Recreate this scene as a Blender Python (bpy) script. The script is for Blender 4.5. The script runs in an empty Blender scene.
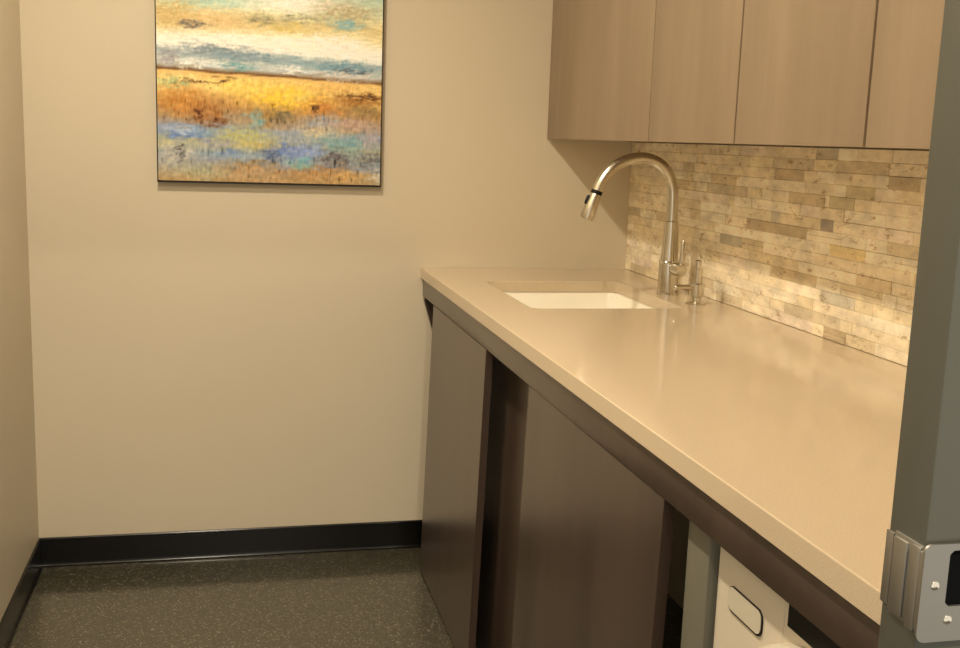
import bpy, bmesh, math, random
from mathutils import Vector, Matrix, noise
PI=math.pi
sc=bpy.context.scene
C=sc.collection
random.seed(7)

# ---------------------------------------------------------------- materials
def lin(c):
    c=c/255.0
    return c/12.92 if c<=.04045 else ((c+.055)/1.055)**2.4
def rgb(r,g,b): return (lin(r),lin(g),lin(b),1)
def mat(name,col,rough=.5,metal=0,spec=.5,coat=0):
    m=bpy.data.materials.new(name); m.use_nodes=True
    b=m.node_tree.nodes['Principled BSDF']
    b.inputs['Base Color'].default_value=col
    b.inputs['Roughness'].default_value=rough
    b.inputs['Metallic'].default_value=metal
    b.inputs['Specular IOR Level'].default_value=spec
    b.inputs['Coat Weight'].default_value=coat
    return m
def N(m,t,**kw):
    n=m.node_tree.nodes.new(t)
    for k,v in kw.items(): setattr(n,k,v)
    return n
def L(m,a,b): m.node_tree.links.new(a,b)
def bsdf(m): return m.node_tree.nodes['Principled BSDF']
def coords(m,scale=(1,1,1)):
    tc=N(m,'ShaderNodeTexCoord'); mp=N(m,'ShaderNodeMapping'); mp.inputs['Scale'].default_value=scale
    L(m,tc.outputs['Object'],mp.inputs['Vector']); return mp.outputs['Vector']
def noise_tex(m,vec,scale,detail=4,rough=.5):
    n=N(m,'ShaderNodeTexNoise'); n.inputs['Scale'].default_value=scale
    n.inputs['Detail'].default_value=detail; n.inputs['Roughness'].default_value=rough
    L(m,vec,n.inputs['Vector']); return n.outputs['Fac']
def ramp(m,fac,stops):
    r=N(m,'ShaderNodeValToRGB'); e=r.color_ramp.elements
    e[0].position=stops[0][0]; e[0].color=stops[0][1]
    e[1].position=stops[-1][0]; e[1].color=stops[-1][1]
    for p,c in stops[1:-1]:
        x=e.new(p); x.color=c
    L(m,fac,r.inputs['Fac']); return r.outputs['Color']
def bump(m,fac,strength,dist=.001):
    b=N(m,'ShaderNodeBump'); b.inputs['Strength'].default_value=strength; b.inputs['Distance'].default_value=dist
    L(m,fac,b.inputs['Height']); L(m,b.outputs['Normal'],bsdf(m).inputs['Normal'])
def mixc(m,fac,a,b,mode='MIX'):
    x=N(m,'ShaderNodeMix',data_type='RGBA',blend_type=mode)
    if isinstance(fac,(int,float)): x.inputs[0].default_value=fac
    else: L(m,fac,x.inputs[0])
    for v,i in ((a,6),(b,7)):
        if isinstance(v,tuple): x.inputs[i].default_value=v
        else: L(m,v,x.inputs[i])
    return x.outputs[2]

def wall_mat(name,col):
    m=mat(name,col,.45,spec=.35)
    v=coords(m); f=noise_tex(m,v,160,3); bump(m,f,.12,.0015)
    g=noise_tex(m,v,1.3,2)
    c2=tuple(x*.95 for x in col[:3])+(1,)
    L(m,ramp(m,g,[(.3,col),(.7,c2)]),bsdf(m).inputs['Base Color'])
    return m
WALL=wall_mat('painted_wall',rgb(214,202,178))
CEIL=wall_mat('ceiling_paint',rgb(225,220,210))

def wood_mat(name,dark,light,rough,coat=0):
    m=mat(name,light,rough,spec=.4,coat=coat); bsdf(m).inputs['Coat Roughness'].default_value=.3
    v=coords(m,(7,7,.8)); f=noise_tex(m,v,1.5,4,.55)
    c=ramp(m,f,[(.32,dark),(.68,light)])
    v2=coords(m,(90,90,3)); f2=noise_tex(m,v2,4,4,.7)
    c=mixc(m,.22,c,ramp(m,f2,[(.35,dark),(.65,light)]))
    L(m,c,bsdf(m).inputs['Base Color']); bump(m,f2,.08,.0006)
    return m
WOOD_UP=wood_mat('upper_laminate',rgb(140,122,100),rgb(158,139,116),.40)
WOOD_LOW=wood_mat('lower_laminate',rgb(56,45,39),rgb(76,62,53),.30,.5)
WOOD_EDGE=mat('laminate_edge',rgb(66,51,42),.4)
WOOD_IN=mat('cabinet_inside',rgb(70,60,50),.6)

# quartz
QUARTZ=mat('quartz',rgb(205,185,160),.11,spec=.5)
v=coords(QUARTZ); f=noise_tex(QUARTZ,v,420,2)
g=noise_tex(QUARTZ,v,4,3)
c=ramp(QUARTZ,f,[(.3,rgb(200,181,153)),(.5,rgb(205,187,159)),(.72,rgb(210,193,166))])
L(QUARTZ,c,bsdf(QUARTZ).inputs['Base Color'])
# floor
FLOOR=mat('speckled_vinyl',rgb(60,54,42),.3,spec=.5,coat=.8); bsdf(FLOOR).inputs['Coat Roughness'].default_value=.09
v=coords(FLOOR); vo=N(FLOOR,'ShaderNodeTexVoronoi'); vo.inputs['Scale'].default_value=290; L(FLOOR,v,vo.inputs['Vector'])
sep=N(FLOOR,'ShaderNodeSeparateColor'); L(FLOOR,vo.outputs['Color'],sep.inputs['Color'])
c=ramp(FLOOR,sep.outputs['Red'],[(0,rgb(38,36,27)),(.5,rgb(52,49,37)),(.78,rgb(66,62,47)),(.92,rgb(100,96,82)),(1,rgb(165,160,146))])
cl=noise_tex(FLOOR,v,2.2,2)
c=mixc(FLOOR,.35,c,rgb(58,55,38))
L(FLOOR,c,bsdf(FLOOR).inputs['Base Color'])
bump(FLOOR,noise_tex(FLOOR,v,90,2),.15,.001)
BASE=mat('black_rubber_base',rgb(15,14,12),.22,spec=.4)
GREY=mat('grey_frame_paint',rgb(76,76,67),.42)
GREYPOST=mat('grey_support_paint',rgb(106,104,92),.45)
NICKEL=mat('brushed_nickel',rgb(208,202,188),.22,1)
CHROME=mat('chrome',rgb(225,220,205),.08,1)
STEEL=mat('strike_steel',rgb(158,156,150),.48,1)
DARK=mat('black_plastic',rgb(8,7,7),.45,spec=.3)
HOLE_SHADE=mat('recess_shade',rgb(6,7,10),.9,spec=.1)  # near-black colour stands in for the shade inside the strike opening
PORC=mat('porcelain',rgb(255,250,235),.15,coat=.5)
ENAMEL=mat('white_enamel',rgb(215,205,186),.3)
ENAMEL2=mat('drawer_enamel',rgb(205,198,178),.3)
GLASS=mat('door_glass',rgb(24,26,30),.06,coat=.6)
FRAMEBLK=mat('thin_black_frame',rgb(30,24,18),.5)
TRIMW=mat('white_light_trim',rgb(235,232,225),.4)
LENS=mat('lamp_lens',rgb(255,240,215),.4)
bsdf(LENS).inputs['Emission Color'].default_value=(1,.85,.62,1); bsdf(LENS).inputs['Emission Strength'].default_value=6
# painting / stone use colour attributes
def attr_mat(name,rough,nscale,amt,bstr,sc3=(1,1,1)):
    m=mat(name,(1,1,1,1),rough,spec=.3)
    a=N(m,'ShaderNodeVertexColor',layer_name='Col')
    f=noise_tex(m,coords(m,sc3),nscale,6,.68)
    lo=(1-amt,1-amt,1-amt,1); hi=(1+amt,1+amt,1+amt*.9,1)
    c=mixc(m,1.0,a.outputs['Color'],ramp(m,f,[(.3,lo),(.7,hi)]),'MULTIPLY')
    L(m,c,bsdf(m).inputs['Base Color']); bump(m,f,bstr,.002)
    return m
CANVAS=attr_mat('painted_canvas',.5,160,.10,.3)
STONE=attr_mat('ledger_stone',.55,24,.24,1.0,(1,.5,1))
v=coords(STONE,(1,.45,1)); f=noise_tex(STONE,v,55,5,.75)
bc_=bsdf(STONE).inputs['Base Color']; prev=bc_.links[0].from_socket
L(STONE,mixc(STONE,1.0,prev,ramp(STONE,f,[(.30,rgb(186,166,132)),(.44,rgb(255,252,246)),(1,(1,1,1,1))]),'MULTIPLY'),bc_)

# ---------------------------------------------------------------- mesh helpers
def bx(bm,x0,x1,y0,y1,z0,z1,bev=0,seg=2):
    x0,x1=sorted((x0,x1)); y0,y1=sorted((y0,y1)); z0,z1=sorted((z0,z1))
    r=bmesh.ops.create_cube(bm,size=1,matrix=Matrix.Translation(((x0+x1)/2,(y0+y1)/2,(z0+z1)/2))@Matrix.Diagonal((x1-x0,y1-y0,z1-z0,1)))
    if bev:
        es=list({e for v in r['verts'] for e in v.link_edges})
        bmesh.ops.bevel(bm,geom=es,offset=bev,segments=seg,affect='EDGES',profile=.5)
def tube(bm,pts,rad,n=20,cap=True):
    pts=[Vector(p) for p in pts]
    if isinstance(rad,(int,float)): rad=[rad]*len(pts)
    rings=[]; up=None
    for i,p in enumerate(pts):
        t=(pts[min(i+1,len(pts)-1)]-pts[max(i-1,0)]).normalized()
        if up is None:
            up=t.orthogonal().normalized()
        else:
            up=(up-t*up.dot(t)).normalized()
        w=t.cross(up)
        rings.append([bm.verts.new(p+(up*math.cos(a)+w*math.sin(a))*rad[i]) for a in [2*PI*k/n for k in range(n)]])
    for a,b in zip(rings,rings[1:]):
        for k in range(n): bm.faces.new((a[k],a[(k+1)%n],b[(k+1)%n],b[k]))
    if cap:
        bm.faces.new(rings[0][::-1]); bm.faces.new(rings[-1])
def lathe(bm,cx,cy,prof,n=32):
    tube_r=[]
    for r,z in prof:
        tube_r.append([bm.verts.new((cx+r*math.cos(2*PI*k/n),cy+r*math.sin(2*PI*k/n),z)) for k in range(n)])
    for a,b in zip(tube_r,tube_r[1:]):
        for k in range(n): bm.faces.new((a[k],a[(k+1)%n],b[(k+1)%n],b[k]))
    bm.faces.new(tube_r[0][::-1]); bm.faces.new(tube_r[-1])
def prism(bm,poly,axis,a,b):
    # poly of 2D points, extruded along axis from a to b
    def P(u,v,w):
        return {'x':(w,u,v),'y':(u,w,v),'z':(u,v,w)}[axis]
    A=[bm.verts.new(P(u,v,a)) for u,v in poly]; B=[bm.verts.new(P(u,v,b)) for u,v in poly]
    n=len(poly)
    bm.faces.new(A); bm.faces.new(B[::-1])
    for i in range(n): bm.faces.new((A[i],B[i],B[(i+1)%n],A[(i+1)%n]))
def rrect(u0,u1,v0,v1,r,seg=6):
    out=[]
    for cu,cv,a0 in ((u1-r,v1-r,0),(u0+r,v1-r,PI/2),(u0+r,v0+r,PI),(u1-r,v0+r,1.5*PI)):
        for k in range(seg+1):
            a=a0+PI/2*k/seg; out.append((cu+r*math.cos(a),cv+r*math.sin(a)))
    return out
def obj(name,bm,m,parent=None,smooth=False,loc=None,label=None):
    bmesh.ops.recalc_face_normals(bm,faces=bm.faces)
    me=bpy.data.meshes.new(name)
    if loc is None and parent is None:
        loc=Vector((0,0,0))
        if bm.verts:
            xs=[v.co for v in bm.verts]
            loc=Vector(((min(v.x for v in xs)+max(v.x for v in xs))/2,(min(v.y for v in xs)+max(v.y for v in xs))/2,min(v.z for v in xs)))
    if parent is not None:
        loc=Vector((0,0,0)); off=parent.matrix_world_loc if hasattr(parent,'matrix_world_loc') else WORLDLOC[parent.name]
    else: off=Vector(loc)
    for v in bm.verts: v.co-=off
    bm.to_mesh(me); bm.free()
    me.materials.append(m)
    if smooth:
        for p in me.polygons: p.use_smooth=True
        try: me.set_sharp_from_angle(angle=math.radians(35))
        except Exception: pass
    o=bpy.data.objects.new(name,me); C.objects.link(o)
    if parent is None: o.location=off; WORLDLOC[o.name]=Vector(off)
    else: o.parent=parent; WORLDLOC[o.name]=Vector(off)
    if label: o['label']=label
    return o
WORLDLOC={}
def thing(name,loc,label,cat,group=None):
    o=bpy.data.objects.new(name,None); C.objects.link(o); o.location=loc; o.empty_display_size=.1
    WORLDLOC[o.name]=Vector(loc); o['label']=label; o['category']=cat
    if group: o['group']=group
    return o
def struct(o,label=None,cat=None):
    o['kind']='structure'
    if label: o['label']=label
    if cat: o['category']=cat
    return o
def B(): return bmesh.new()
def box(name,a,m,parent=None,bev=0,label=None):
    bm=B(); bx(bm,*a,bev=bev); return obj(name,bm,m,parent,smooth=bool(bev),label=label)

# ---------------------------------------------------------------- dimensions (metres)
XL=-1.827; YF=-2.625; ZC=2.55; H=.914; D=.686; T=.031
HALL=-4.4

# ---------------------------------------------------------------- setting
struct(box('floor',(XL-1.2,.9,HALL,.10,-.06,0),FLOOR),'dark speckled glossy vinyl floor','floor')
struct(box('wall_back',(XL-.1,.1,0,.1,0,ZC),WALL),'plain beige painted wall behind the painting','wall')
struct(box('wall_left',(XL-.1,XL,YF,0,0,ZC),WALL),'plain beige painted wall at the left edge','wall')
struct(box('wall_right',(0,.1,YF,0,0,ZC),WALL),'beige wall behind the stone backsplash and cabinets','wall')
bm=B(); bx(bm,-.754,.1,YF-.0425,YF,0,ZC); bx(bm,XL-.1,-1.754,YF-.0425,YF,0,ZC); bx(bm,-1.754,-.754,YF-.0425,YF,2.13,ZC)
struct(obj('wall_front',bm,WALL),'wall with the doorway the room is seen through','wall')
struct(box('ceiling',(XL-1.2,.9,HALL,.1,ZC,ZC+.08),CEIL),'white ceiling above the room','ceiling')

# rubber cove base: profile with a curved toe
def cove(h=.09,t=.006,toe=.012):
    pr=[(0,0),(toe,0),(toe,.0025)]
    for k in range(1,7):
        a=PI/2*k/6; pr.append((toe-(toe-t)*math.sin(a),.0025+(.011)*(1-math.cos(a))))
    pr+=[(t,h-.003),(t-.002,h),(0,h)]
    return pr
bm=B(); prism(bm,[(-u,v) for u,v in cove()],'x',XL+.0005,-.02)
struct(obj('baseboard_back',bm,BASE),'black rubber base along the back wall','baseboard')
bm=B(); prism(bm,[(XL+u,v) for u,v in cove()],'y',YF,-.013)
struct(obj('baseboard_left',bm,BASE),'black rubber base along the left wall','baseboard')

# door frame (steel) and strike plate
XJ=-.804
bm=B()
bx(bm,XJ,-.752,YF-.043,YF-.0005,0,2.10,bev=.002)
bx(bm,-1.756,-1.704,YF-.043,YF-.0005,0,2.10,bev=.002)
bx(bm,-1.756,XJ+.052,YF-.0432,YF-.0005,2.08,2.131,bev=.002)
dr=struct(obj('door_1',bm,GREY,smooth=True),'grey painted steel door frame at the right edge of the picture','door frame')
bm=B()
yA=YF-.0435
# far strip and raised lip on the frame edge, then the wing folded round the corner
bx(bm,XJ-.0012,XJ+.0008,YF-.0085,YF+.0003,.989,1.044,bev=.0004)
bx(bm,XJ-.0018,XJ+.0005,yA+.001,YF-.0105,.985,1.047,bev=.0006)
bx(bm,XJ-.0036,XJ-.0012,YF-.0275,YF-.0120,.988,1.044,bev=.0009)
bx(bm,XJ-.0040,XJ-.0012,yA+.001,YF-.0330,.984,1.046,bev=.0012)
def bent(bm,z0,z1,x0,x1,cut=None):
    # plate standing a little off the frame face
    pl=rrect(x0,x1,z0,z1,.006)
    if cut:
        cx0,cz0,cz1=cut
        pl=[(x1,z0),(x1,cz0),(cx0+.003,cz0),(cx0,cz0+.003),(cx0,cz1-.003),(cx0+.003,cz1),(x1,cz1),(x1,z1)]+[(x0+.006,z1)]+[(x0+.006-.006*math.sin(PI/2*k/6),z1-.006+.006*math.cos(PI/2*k/6)) for k in range(1,7)]+[(x0+.007-.007*math.cos(PI/2*k/6),z0+.007-.007*math.sin(PI/2*k/6)) for k in range(0,7)]
    prism(bm,pl,'y',yA-.0045,yA-.0022)
bent(bm,.978,1.050,XJ-.0036,XJ+.052,(XJ+.0165,1.004,1.045))
bx(bm,XJ-.0036,XJ+.012,yA-.0035,yA+.002,.986,1.044,bev=.001)
sp=obj('strike_plate',bm,STEEL,dr,smooth=True,label='bright steel strike plate wrapped round the frame corner')
bm=B(); bx(bm,XJ+.0160,XJ+.051,yA-.0012,yA+.0003,1.002,1.046)  # flat plate behind the cut-out, shade of the hole put into its near-black colour
obj('latch_hole_shade',bm,HOLE_SHADE,sp)
for (px,pz,pm) in ((XJ+.007,1.020,HOLE_SHADE),(XJ+.0200,.994,CHROME)):
    bm=B(); tube(bm,[(px,yA-.0040,pz),(px,yA-.0050,pz),(px,yA-.0056,pz)],[.0034,.0032,.0018],16)
    s_=obj('screw',bm,CHROME,sp,smooth=True)

# ---------------------------------------------------------------- countertop (one slab with the sink cut-out)
SX0,SX1,SY0,SY1=-.553,-.156,-.806,-.308
bm=B()
outer=[(-D,YF+.002),(-.0005,YF+.002),(-.0005,-.0005),(-D,-.0005)]
inner=rrect(SX0,SX1,SY0,SY1,.03,6)
es=[]
for loop in (outer,inner):
    vs=[bm.verts.new((x,y,H)) for x,y in loop]
    for a,b in zip(vs,vs[1:]+vs[:1]): es.append(bm.edges.new((a,b)))
bmesh.ops.triangle_fill(bm,use_beauty=True,edges=es)
cxs,cys=(SX0+SX1)/2,(SY0+SY1)/2
for f in list(bm.faces):
    c=f.calc_center_median()
    if SX0+.01<c.x<SX1-.01 and SY0+.01<c.y<SY1-.01 : bm.faces.remove(f)
r=bmesh.ops.extrude_face_region(bm,geom=list(bm.faces))
for v in r['geom']:
    if isinstance(v,bmesh.types.BMVert): v.co.z-=T
bmesh.ops.recalc_face_normals(bm,faces=bm.faces)
ee=[e for e in bm.edges if e.calc_face_angle(0)>1.0 and abs(e.verts[0].co.z-e.verts[1].co.z)<1e-5 and e.verts[0].co.z>H-.001]
bmesh.ops.bevel(bm,geom=ee,offset=.0018,segments=3,affect='EDGES',profile=.5)
ct=obj('countertop',bm,QUARTZ)
ct['label']='long polished beige quartz countertop with a sink cut-out'; ct['category']='countertop'

# sink basin (undermount)
def basin(bm):
    z0=H-T-.001
    spec=[(-.012,z0),(.006,z0),(.006,z0-.01),(.004,z0-.15),(-.004,z0-.172),(-.03,z0-.185)]
    loops=[]
    for o_,z in spec:
        pass
    def ring(off,z,r): return [bm.verts.new((x,y,z)) for x,y in rrect(SX0-off,SX1+off,SY0-off,SY1+off,r,6)]
    inner=[ring(.020,z0,.04),ring(.003,z0,.032),ring(.001,z0-.01,.032),(ring(-.004,z0-.13,.035)),ring(-.014,z0-.155,.04),ring(-.05,z0-.165,.04)]
    for a,b in zip(inner,inner[1:]):
        n=len(a)
        for k in range(n): bm.faces.new((a[k],a[(k+1)%n],b[(k+1)%n],b[k]))
    bm.faces.new(inner[-1])
    o=[inner[0],ring(.020,z0-.012,.04),ring(.010,z0-.02,.04),ring(.006,z0-.15,.04),ring(-.03,z0-.178,.04)]
    for a,b in zip(o,o[1:]):
        n=len(a)
        for k in range(n): bm.faces.new((a[k],b[k],b[(k+1)%n],a[(k+1)%n]))
    bm.faces.new(o[-1][::-1])
sk=thing('sink',(cxs,cys,H-T-.18),'white rectangular undermount sink set into the quartz countertop','sink')
bm=B(); basin(bm); obj('basin',bm,PORC,sk,smooth=True)
bm=B(); lathe(bm,cxs,cys,[(.044,H-T-.1655),(.044,H-T-.163),(.036,H-T-.1625),(.034,H-T-.1645),(.012,H-T-.1645)]); obj('drain',bm,CHROME,sk,smooth=True)

# ---------------------------------------------------------------- base cabinet
bc=thing('base_cabinet',(-.34,-1.0,0),'dark brown laminate sink base cabinet under the beige countertop','cabinet')
XA=-.6785   # apron face
box('apron',(XA,XA+.0145,YF+.004,-.001,.826,H-T-.0005),WOOD_LOW,bc,bev=.0008)
XP=-.681
TILT=.020
def panel(name,y0,y1,x,m=WOOD_LOW,z1=.8255,th=.018,z0=.004):
    def lean(bm):
        for v in bm.verts: v.co.x-=TILT*(1-v.co.z/.8255)
    bm=B(); bx(bm,x,x+th,y0,y1,z0,z1,bev=.0007); lean(bm); o=obj(name,bm,m,bc)
    bm=B(); bx(bm,x+.0003,x+th-.0003,y0-.0009,y0+.0005,z0+.0005,z1-.0005); lean(bm); obj('edge_band',bm,WOOD_EDGE,o,label='reddish brown edge banding')
    return o
panel('front_panel',-.868,-.195,XP+.001)
panel('front_panel',-1.936,-1.232,XP+.004,z1=.8245)
rp=panel('recessed_panel',-1.33,-.60,XP+.062,z1=.86)
# sloped side panel against the back wall
bm=B(); prism(bm,[(-.677,.8255),(-.677,.812),(-.43,.002),(-.02,.002),(-.02,H-T-.0015),(-.65,H-T-.0015),(-.65,.8255)],'y',-.030,-.0135)
obj('side_panel',bm,WOOD_LOW,bc)
# partition between sink space and washer bay, floor of cabinet and back rail
box('partition',(-.60,-.016,-1.955,-1.937,.003,H-T-.0015),WOOD_IN,bc)
box('back_rail',(-.036,-.016,-1.93,-.04,.70,.80),WOOD_IN,bc)

# grey support leg
sl=thing('support_leg',(-.64,-2.02,0),'grey painted support leg under the counter left of the washing machine','leg')
bm=B(); bx(bm,-.660,-.625,-2.053,-1.985,.006,.8255,bev=.002); obj('post',bm,GREYPOST,sl,smooth=True)
box('foot_plate',(-.672,-.613,-2.058,-1.98,0,.006),GREYPOST,sl)

# ---------------------------------------------------------------- washing machine
XW=-.645; WY0,WY1=-2.606,-2.058
wm=thing('washing_machine',(-.35,(WY0+WY1)/2,0),'white front-loading washing machine tucked under the counter','washing machine')
box('body',(XW,-.06,WY0,WY1,.015,.822),ENAMEL,wm,bev=.006)
for fx in (-.60,-.10):
    for fy in (WY0+.05,WY1-.05):
        bm=B(); lathe(bm,fx,fy,[(.02,0),(.02,.008),(.012,.010),(.012,.018)],16); obj('foot',bm,DARK,wm,smooth=True)
bm=B(); prism(bm,rrect(-2.232,WY1-.004,.650,.819,.004),'x',XW-.004,XW+.002)
dw=obj('detergent_drawer',bm,ENAMEL,wm)
# slanted pull: dark outline with a pale inset
pull=rrect(-2.186,-2.096,.7325,.7665,.012,6)
bm=B(); prism(bm,pull,'x',XW-.0062,XW-.0038); hd=obj('drawer_pull',bm,DARK,dw,label='dark outlined drawer pull with pale inset')
bm=B(); prism(bm,rrect(-2.1845,-2.0975,.7355,.7655,.0105,6),'x',XW-.0072,XW-.006); obj('pull_inset',bm,ENAMEL2,dw)
bm=B(); prism(bm,rrect(-2.600,-2.233,.712,.819,.002),'x',XW-.004,XW+.002); cp=obj('control_panel',bm,ENAMEL,wm)
bm=B(); prism(bm,rrect(-2.50,-2.243,.7775,.817,.001),'x',XW-.006,XW-.0035); obj('display',bm,DARK,wm,label='glossy black display window')
# porthole door
def ringx(bm,cy,cz,prof,n=48):
    rings=[[bm.verts.new((x,cy+r*math.cos(2*PI*k/n),cz+r*math.sin(2*PI*k/n))) for k in range(n)] for r,x in prof]
    for a,b in zip(rings,rings[1:]):
        for k in range(n): bm.faces.new((a[k],a[(k+1)%n],b[(k+1)%n],b[k]))
    return rings
wc=(WY0+WY1)/2+.004; wz=.575
bm=B(); ringx(bm,wc,wz,[(.200,XW+.001),(.200,XW-.018),(.192,XW-.024),(.160,XW-.028),(.146,XW-.022),(.146,XW+.001),(.200,XW+.001)])
dd=obj('door_ring',bm,ENAMEL2,wm,smooth=True)
bm=B(); rr=ringx(bm,wc,wz,[(.1455,XW-.006),(.138,XW-.018),(.10,XW-.024),(.03,XW-.027)]); bm.faces.new(rr[-1]); obj('door_glass',bm,GLASS,dd,smooth=True)
bm=B(); bx(bm,XW-.034,XW-.024,wc-.186,wc-.166,wz-.05,wz+.05,bev=.003); obj('door_handle',bm,ENAMEL2,dd,smooth=True)

# ---------------------------------------------------------------- faucet
FX,FY=-.100,-.560
fa=thing('faucet',(FX,FY,H),'tall brushed nickel gooseneck pull-down faucet behind the sink','faucet')
bm=B(); lathe(bm,FX,FY,[(.030,H+.0002),(.030,H+.003),(.0275,H+.006),(.0270,H+.05),(.0262,H+.085),(.0225,H+.11),(.0195,H+.17),(.0180,H+.198),(.0160,H+.200)])
obj('body',bm,NICKEL,fa,smooth=True)
def spline(P,n=12):
    P=[Vector(p) for p in P]; out=[]
    for i in range(len(P)-1):
        a=P[max(i-1,0)];b=P[i];c=P[i+1];d=P[min(i+2,len(P)-1)]
        for k in range(n):
            t=k/n; out.append(.5*((2*b)+(c-a)*t+(2*a-5*b+4*c-d)*t*t+(3*b-a-3*c+d)*t**3))
    out.append(P[-1]); return out
neck=[(FX,FY,H+.199),(FX-.001,FY,1.165),(FX-.005,FY,1.205),(FX-.022,FY,1.244),(FX-.053,FY,1.270),(FX-.095,FY,1.280),(FX-.140,FY,1.272),(FX-.178,FY,1.250),(FX-.205,FY,1.217),(FX-.217,FY,1.190)]
bm=B(); tube(bm,spline(neck),.0150,24); obj('neck',bm,NICKEL,fa,smooth=True)
d=Vector((-.030,0,-.085)).normalized(); p0=Vector(neck[-1])
bm=B(); tube(bm,[p0-d*.0005,p0+d*.010],.0152,24); obj('collar',bm,DARK,fa,smooth=True)
p1=p0+d*.010
bm=B(); tube(bm,[p1,p1+d*.006,p1+d*.03,p1+d*.066,p1+d*.070],[.0150,.0160,.0175,.0195,.0175],24); sh=obj('spray_head',bm,NICKEL,fa,smooth=True)
w=Vector((d.z,0,-d.x)); w=w if w.x<0 else -w
bm=B(); q=p1+w*.0165; tube(bm,[q+d*.008,q+d*.012,q+d*.030,q+d*.034],[.003,.0055,.0055,.003],12); obj('spray_button',bm,DARK,sh,smooth=True)
bm=B(); tube(bm,[(FX+.006,FY-.018,.986),(FX+.012,FY-.040,.986),(FX+.016,FY-.052,.986),(FX+.0165,FY-.054,.986)],[.0170,.0180,.0175,.014],24); hb=obj('handle_hub',bm,NICKEL,fa,smooth=True)
bm=B(); tube(bm,[(FX+.014,FY-.046,.995),(FX+.015,FY-.048,1.03),(FX+.016,FY-.050,1.062),(FX+.016,FY-.050,1.066)],[.0062,.0052,.0052,.003],14); obj('lever',bm,NICKEL,hb,smooth=True)
bm=B(); lathe(bm,FX,FY,[(.0272,1.000),(.0278,1.003),(.0262,1.006)]); obj('trim_ring',bm,CHROME,fa,smooth=True)

# soap dispenser
SXp,SYp=-.095,-.737
sd=thing('soap_dispenser',(SXp,SYp,H),'short brushed nickel soap dispenser on the counter beside the tall faucet','soap dispenser')
bm=B(); lathe(bm,SXp,SYp,[(.0265,H+.0002),(.0265,H+.003),(.012,H+.006),(.0115,H+.018),(.0185,H+.021),(.0190,H+.052),(.0165,H+.055)]); obj('body',bm,NICKEL,sd,smooth=True)
bm=B(); tube(bm,[(SXp-.014,SYp,H+.043),(SXp-.060,SYp,H+.043),(SXp-.063,SYp,H+.043)],[.0075,.0075,.005],16); obj('spout',bm,NICKEL,sd,smooth=True)
bm=B(); lathe(bm,SXp,SYp,[(.0075,H+.054),(.0070,H+.090),(.0085,H+.092),(.0085,H+.112),(.006,H+.114)],20); obj('pump_stem',bm,NICKEL,sd,smooth=True)

# ---------------------------------------------------------------- backsplash of stacked stone strips
Z0,Z1=H+.0008,1.3215; NR=16; rh=(Z1-Z0)/NR
cols=[((248,238,216),10),((245,233,208),9),((250,242,222),7),((241,228,200),6),((236,222,192),3),((228,214,186),2),((216,204,180),.8),((242,230,198),1),((244,232,216),3)]
bag=[c for c,n in cols for _ in range(int(round(n*2)))]
TP=(208,192,164); GR=(204,197,180); DG=(174,164,154); TN=(226,210,180); YL=(240,222,176); GN=(218,206,174)
special=[(-1.111,-.82,1.124,TP),(-1.216,-1.165,1.15,DG),(-1.079,-.942,1.265,TP),(-1.212,-1.123,1.30,GR),(-1.356,-1.25,1.235,GN),(-1.17,-1.02,1.205,TN),(-1.285,-1.19,1.210,GN),
 (-1.324,-1.189,1.01,GR),(-1.17,-.957,1.035,TN),(-1.344,-1.211,1.10,YL),(-1.50,-1.40,1.265,TP),(-1.30,-1.215,.93,TP),(-.985,-.94,1.15,GR),(-.80,-.68,1.085,GR),(-.46,-.36,1.20,TN),(-.75,-.60,1.24,TN),(-.35,-.24,1.10,TN),(-1.44,-1.32,1.05,TN),(-1.9,-1.75,1.15,TP),(-2.2,-2.05,1.24,TN)]
bm=B(); cl_=bm.loops.layers.float_color.new('Col')
def stone(y0,y1,z0,z1,dep,c):
    n0=len(bm.faces)
    tmp=bmesh.new(); bx(tmp,-dep,-.0012,y0+.0002,y1-.0002,z0+.00015,z1-.00015)
    es=[e for e in tmp.edges if all(v.co.x<-.002 for v in e.verts)]
    bmesh.ops.bevel(tmp,geom=es,offset=.0007,segments=1,affect='EDGES')
    mp={v:bm.verts.new(v.co) for v in tmp.verts}
    for f in tmp.faces:
        nf=bm.faces.new([mp[v] for v in f.verts])
        for lp in nf.loops: lp[cl_]=(lin(c[0]),lin(c[1]),lin(c[2]),1)
    tmp.free()
for r_ in range(NR):
    z0=Z0+r_*rh; z1=z0+rh; zc=(z0+z1)/2
    fixed=sorted([s for s in special if z0<=s[2]<z1])
    y=YF+.003; segs=[]
    def fill(a,b):
        y=a
        while y<b-1e-6:
            l=random.choice([.045,.07,.09,.12,.15,.19,.24])
            e=y+l
            if b-e<.035: e=b
            segs.append((y,e,random.choice(bag))); y=e
    for s in fixed:
        if s[0]>y: fill(y,s[0])
        segs.append((s[0],s[1],s[3])); y=s[1]
    fill(y,-.001)
    for a,b,c in segs:
        j=random.randint(-7,7); c=tuple(max(0,min(255,k+j)) for k in c)
        dep=random.uniform(.0105,.0135)
        if b-a>.08 and random.random()<.09 and c[0]>180:
            m_=(z0+z1)/2; stone(a,b,z0,m_,dep,c); stone(a,b,m_,z1,random.uniform(.009,.014),tuple(k-8 for k in c))
        else: stone(a,b,z0,z1,dep,c)
bs=obj('backsplash',bm,STONE); bs['label']='cream and taupe stacked stone backsplash between countertop and upper cabinets'; bs['category']='backsplash'

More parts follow.
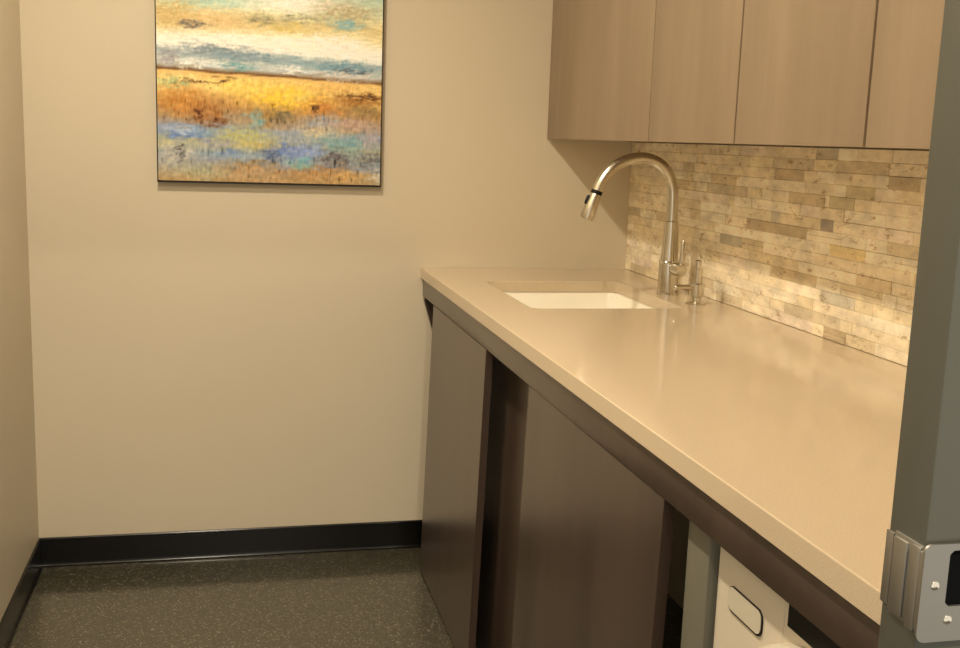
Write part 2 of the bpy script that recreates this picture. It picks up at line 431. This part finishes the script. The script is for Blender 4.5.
# ---------------------------------------------------------------- wall cabinets
DC=.2956; ZB=1.3223; ZT=2.12
def wall_cab(y0,y1,label,doors):
    t=thing('wall_cabinet',(-.14,(y0+y1)/2,ZB),label,'cabinet','brown wall cabinets over the counter')
    box('carcass',(-DC+.0205,-.0005,y0+.0008,y1-.0008,ZB+.002,ZT),WOOD_UP,t)
    for a,b in doors:
        box('door',(-DC,-DC+.019,a+.001,b-.001,ZB,ZT-.001),WOOD_UP,t,bev=.0007)
wall_cab(-1.2935,-.0010,'wide brown double-door wall cabinet beside the back wall, above the faucet',[(-1.2925,-.8435),(-.8420,-.001)])
wall_cab(-1.7465,-1.2955,'narrow single-door brown wall cabinet in the middle of the row',[(-1.7455,-1.2965)])
wall_cab(YF+.004,-1.7495,'brown wall cabinet at the right end, partly hidden by the door frame',[(YF+.005,-2.188),(-2.187,-1.7505)])

# ---------------------------------------------------------------- painting
def paint_col(u,v):
    # u 0..1 across, v = 0 bottom .. 1 (edge) ; colours keyed in picture-like rows (0 top of seen part, 184 bottom)
    Y=184-v*PH_PX; X=157+u*225
    h=Y-(72+6.5*u)        # distance below the horizon
    nz=lambda sx,sy,o: noise.noise(Vector((X*sx,Y*sy,o)))
    wob=nz(.03,.09,1.)*5+nz(.09,.25,2.)*3
    stops=[(-120,(210,215,190)),(-80,(190,214,196)),(-68,(226,236,205)),(-60,(244,238,190)),(-52,(226,208,152)),(-44,(240,228,176)),(-38,(255,248,216)),(-30,(255,255,244)),(-23,(250,252,244)),(-17,(168,184,190)),(-10,(205,212,208)),(-5,(196,205,208)),(-1.5,(150,130,105)),
     (0,(108,70,36)),(2.2,(240,202,128)),(12,(252,226,150)),(22,(228,186,112)),(34,(190,148,92)),(44,(174,150,116)),(50,(172,156,136)),(56,(150,165,196)),(62,(168,176,180)),(72,(186,186,150)),(82,(158,176,190)),(92,(150,160,178)),(100,(176,160,128)),(112,(190,158,110))]
    q=h+wob*(0.25 if -4<h<4 else 1.0)
    q=max(-120,min(112,q))
    for (a,ca),(b,cb) in zip(stops,stops[1:]):
        if a<=q<=b:
            t=(q-a)/(b-a); col=[ca[i]*(1-t)+cb[i]*t for i in range(3)]; break
    def blob(cx,cy,rx,ry,c,al,soft=1.0):
        dx=(X-cx+nz(.10,.16,cx)*12+nz(.5,.3,7)*5)/rx; dy=(Y-cy+nz(.08,.3,cy+5)*6+nz(.4,.6,8)*3)/ry
        k=1.15*al*math.exp(-1.1*(dx*dx+dy*dy)**1.3)*(1+.9*nz(.25,.4,cx+cy))
        k=max(0,min(1,k))
        for i in range(3): col[i]=col[i]*(1-k)+c[i]*k
    W=(255,252,240)
    for b in [(200,5,50,9,(176,212,200),.7),(300,3,55,10,W,.9),(172,20,26,16,(206,182,122),.8),(215,24,45,12,(228,196,140),.6),(195,28,12,3,(120,112,104),.8),
      (262,20,20,5,(150,146,116),.7),(300,17,22,4,(150,150,122),.6),(345,10,34,12,(192,180,140),.8),(345,20,14,7,(146,186,190),.9),(285,28,24,4,(222,200,120),.7),
      (240,44,60,9,W,.9),(325,42,45,10,W,.95),(210,53,40,6,(140,156,166),.9),(245,58,40,5,(132,158,172),.8),(195,66,28,4,(236,240,236),.9),(235,68,20,3,(120,170,176),.8),
      (300,62,30,6,(150,180,192),.8),(345,64,34,5,(116,156,176),.9),(355,68,14,2.5,(70,86,104),.8),(290,68,20,3,(240,242,240),.8),(340,73,30,4,(226,216,208),.7),(168,62,8,8,(150,140,150),.5),
      (172,86,14,5,(166,190,140),.8),(205,84.5,28,1.8,(88,58,30),.9),(285,96,40,13,(255,214,70),.85),(240,88,30,8,(252,220,110),.7),(330,86,35,6,(246,200,120),.7),(300,96,16,5,(248,226,130),.7),
      (180,106,26,14,(206,144,66),.7),(205,116,18,14,(172,116,60),.7),(199,118,4,9,(86,48,24),.8),(215,124,10,4,(110,66,36),.7),(262,118,10,8,(196,140,60),.6),(320,106,20,10,(204,140,70),.8),(314,108,3,5,(70,44,26),.8),
      (360,96,30,7,(172,120,60),.8),(362,93,22,1.6,(84,56,32),.8),(366,108,22,6,(150,128,84),.7),(255,120,9,9,(130,176,186),.7),(277,116,12,7,(118,110,84),.6),(322,120,22,8,(170,176,190),.7),(355,122,24,8,(196,170,160),.7),
      (185,137,28,5,(110,140,196),.9),(180,133,20,3,(180,200,230),.8),(205,134,12,6,(124,160,206),.7),(175,160,22,16,(196,192,180),.7),(178,152,3,5,(70,66,70),.8),(180,160,4,8,(96,100,106),.6),
      (240,138,30,10,(190,192,130),.8),(255,146,26,5,(208,190,120),.7),(215,146,20,6,(156,158,178),.6),(320,132,28,6,(216,204,170),.7),(345,142,32,9,(130,172,180),.8),(372,136,12,12,(178,170,176),.7),
      (226,154,14,4,(120,150,200),.7),(290,150,28,8,(116,140,196),.9),(308,152,22,7,(150,170,220),.7),(268,158,8,8,(90,104,140),.7),(300,164,12,6,(120,190,200),.8),(335,158,14,10,(104,96,100),.7),(370,158,16,8,(110,108,112),.7),
      (250,166,30,5,(166,140,90),.6),(245,174,50,8,(196,160,116),.7),(320,174,40,9,(190,146,92),.7),(200,174,30,8,(176,180,150),.6),(350,176,30,5,(226,186,120),.6),(378,176,5,8,(220,214,200),.8)]:
        blob(*b)
    # brushy texture
    if h>4:
        t=nz(.45,.16,9.)*22+nz(.18,.25,4.)*22
        g=max(0,nz(.42,.12,12.)-.30)*150*(1 if 28<h<52 or 75<h<105 else .1)
        col=[c+t*k-g for c,k in zip(col,(1,.9,.7))]
    else:
        t=nz(.10,.5,3.)*20+nz(.4,.8,6.)*12
        col=[c+t for c in col]
    return [lin(max(0,min(255,c))) for c in col]
PX0,PX1,PZ0,PZ1=-1.468,-.819,1.160,1.860
PH_PX=225*(PZ1-PZ0)/(PX1-PX0)
pt=thing('painting',((PX0+PX1)/2,-.016,PZ0),'large abstract landscape painting of golden marsh, blue water and clouds on beige wall','painting')
bm=B(); cl_=bm.loops.layers.float_color.new('Col')
nu,nv=230,250; ypos=-.0225
G=[[bm.verts.new((PX0+.0034+(PX1-PX0-.0068)*i/nu,ypos,PZ0+.006+(PZ1-PZ0-.011)*j/nv)) for i in range(nu+1)] for j in range(nv+1)]
CC=[[paint_col(i/nu,j/nv) for i in range(nu+1)] for j in range(nv+1)]
for j in range(nv):
    for i in range(nu):
        f=bm.faces.new((G[j][i],G[j][i+1],G[j+1][i+1],G[j+1][i]))
        for lp,(a,b) in zip(f.loops,((j,i),(j,i+1),(j+1,i+1),(j+1,i))): lp[cl_]=(*CC[a][b],1)
# canvas sides and back
rim=[G[0][i] for i in range(nu+1)]+[G[j][nu] for j in range(1,nv+1)]+[G[nv][i] for i in range(nu-1,-1,-1)]+[G[j][0] for j in range(nv-1,0,-1)]
back=[bm.verts.new((v.co.x,-.004,v.co.z)) for v in rim]
for k in range(len(rim)):
    f=bm.faces.new((rim[k],back[k],back[(k+1)%len(rim)],rim[(k+1)%len(rim)]))
    for lp in f.loops: lp[cl_]=(.12,.09,.06,1)
obj('canvas',bm,CANVAS,pt)
bm=B()
bx(bm,PX0,PX1,-.0205,-.001,PZ0,PZ0+.0055); bx(bm,PX0,PX1,-.0205,-.001,PZ1-.0045,PZ1)
bx(bm,PX0,PX0+.003,-.0205,-.001,PZ0,PZ1); bx(bm,PX1-.003,PX1,-.0205,-.001,PZ0,PZ1)
obj('frame',bm,FRAMEBLK,pt,label='thin black edge frame')

# ---------------------------------------------------------------- ceiling lights
def can(x,y,power,label,r=.045,spread=160,z=ZC):
    t=thing('ceiling_light',(x,y,z-.02),label,'ceiling light','recessed ceiling lights')
    bm=B(); n=40
    prof=[(.055,z-.004),(.060,z-.010),(.085,z-.008),(.088,z-.0005),(.055,z-.0005),(.055,z-.004)]
    rings=[[bm.verts.new((x+q*math.cos(2*PI*k/n),y+q*math.sin(2*PI*k/n),zz)) for k in range(n)] for q,zz in prof]
    for a,b in zip(rings,rings[1:]):
        for k in range(n): bm.faces.new((a[k],a[(k+1)%n],b[(k+1)%n],b[k]))
    obj('trim',bm,TRIMW,t,smooth=True)
    bm=B(); lathe(bm,x,y,[(.054,z-.0035),(.054,z-.001)],32); obj('lens',bm,LENS,t)
    l=bpy.data.lights.new('downlight','AREA'); l.shape='DISK'; l.size=2*r; l.energy=power; l.color=(1,.865,.67); l.spread=math.radians(spread)
    lo=bpy.data.objects.new('downlight',l); C.objects.link(lo); lo.location=(x,y,z-.012)
can(-1.43,-1.10,23,'recessed ceiling downlight nearest the back wall')
can(-1.43,-2.2,18,'recessed ceiling downlight nearest the doorway')

can(-1.00,-3.75,42,'unseen fill light added in the hallway ceiling outside the doorway')  # added hallway lamp, evens out the light on the lower back and left walls
w=bpy.data.worlds.new('World'); sc.world=w; w.use_nodes=True
bg=w.node_tree.nodes['Background']; bg.inputs['Color'].default_value=(1,.92,.79,1); bg.inputs['Strength'].default_value=1.05

# ---------------------------------------------------------------- camera
cam=bpy.data.cameras.new('Camera'); co=bpy.data.objects.new('Camera',cam); C.objects.link(co); sc.camera=co
cam.sensor_width=36; cam.lens=36*1076.4/960; cam.clip_start=.02
yaw,pi_,ro=.23405,-.1699,.03496
fw=Vector((math.sin(yaw)*math.cos(pi_),math.cos(yaw)*math.cos(pi_),math.sin(pi_)))
r=Vector((math.cos(yaw),-math.sin(yaw),0)); u=r.cross(fw)
r2=r*math.cos(ro)+u*math.sin(ro); u2=-r*math.sin(ro)+u*math.cos(ro)
M=Matrix((r2,u2,-fw)).transposed().to_4x4(); M.translation=Vector((-1.2734,-3.2855,1.3140))
co.matrix_world=M
vs=sc.view_settings; vs.view_transform='Standard'; vs.look='None'; vs.gamma=1; vs.exposure=0; vs.use_curve_mapping=False
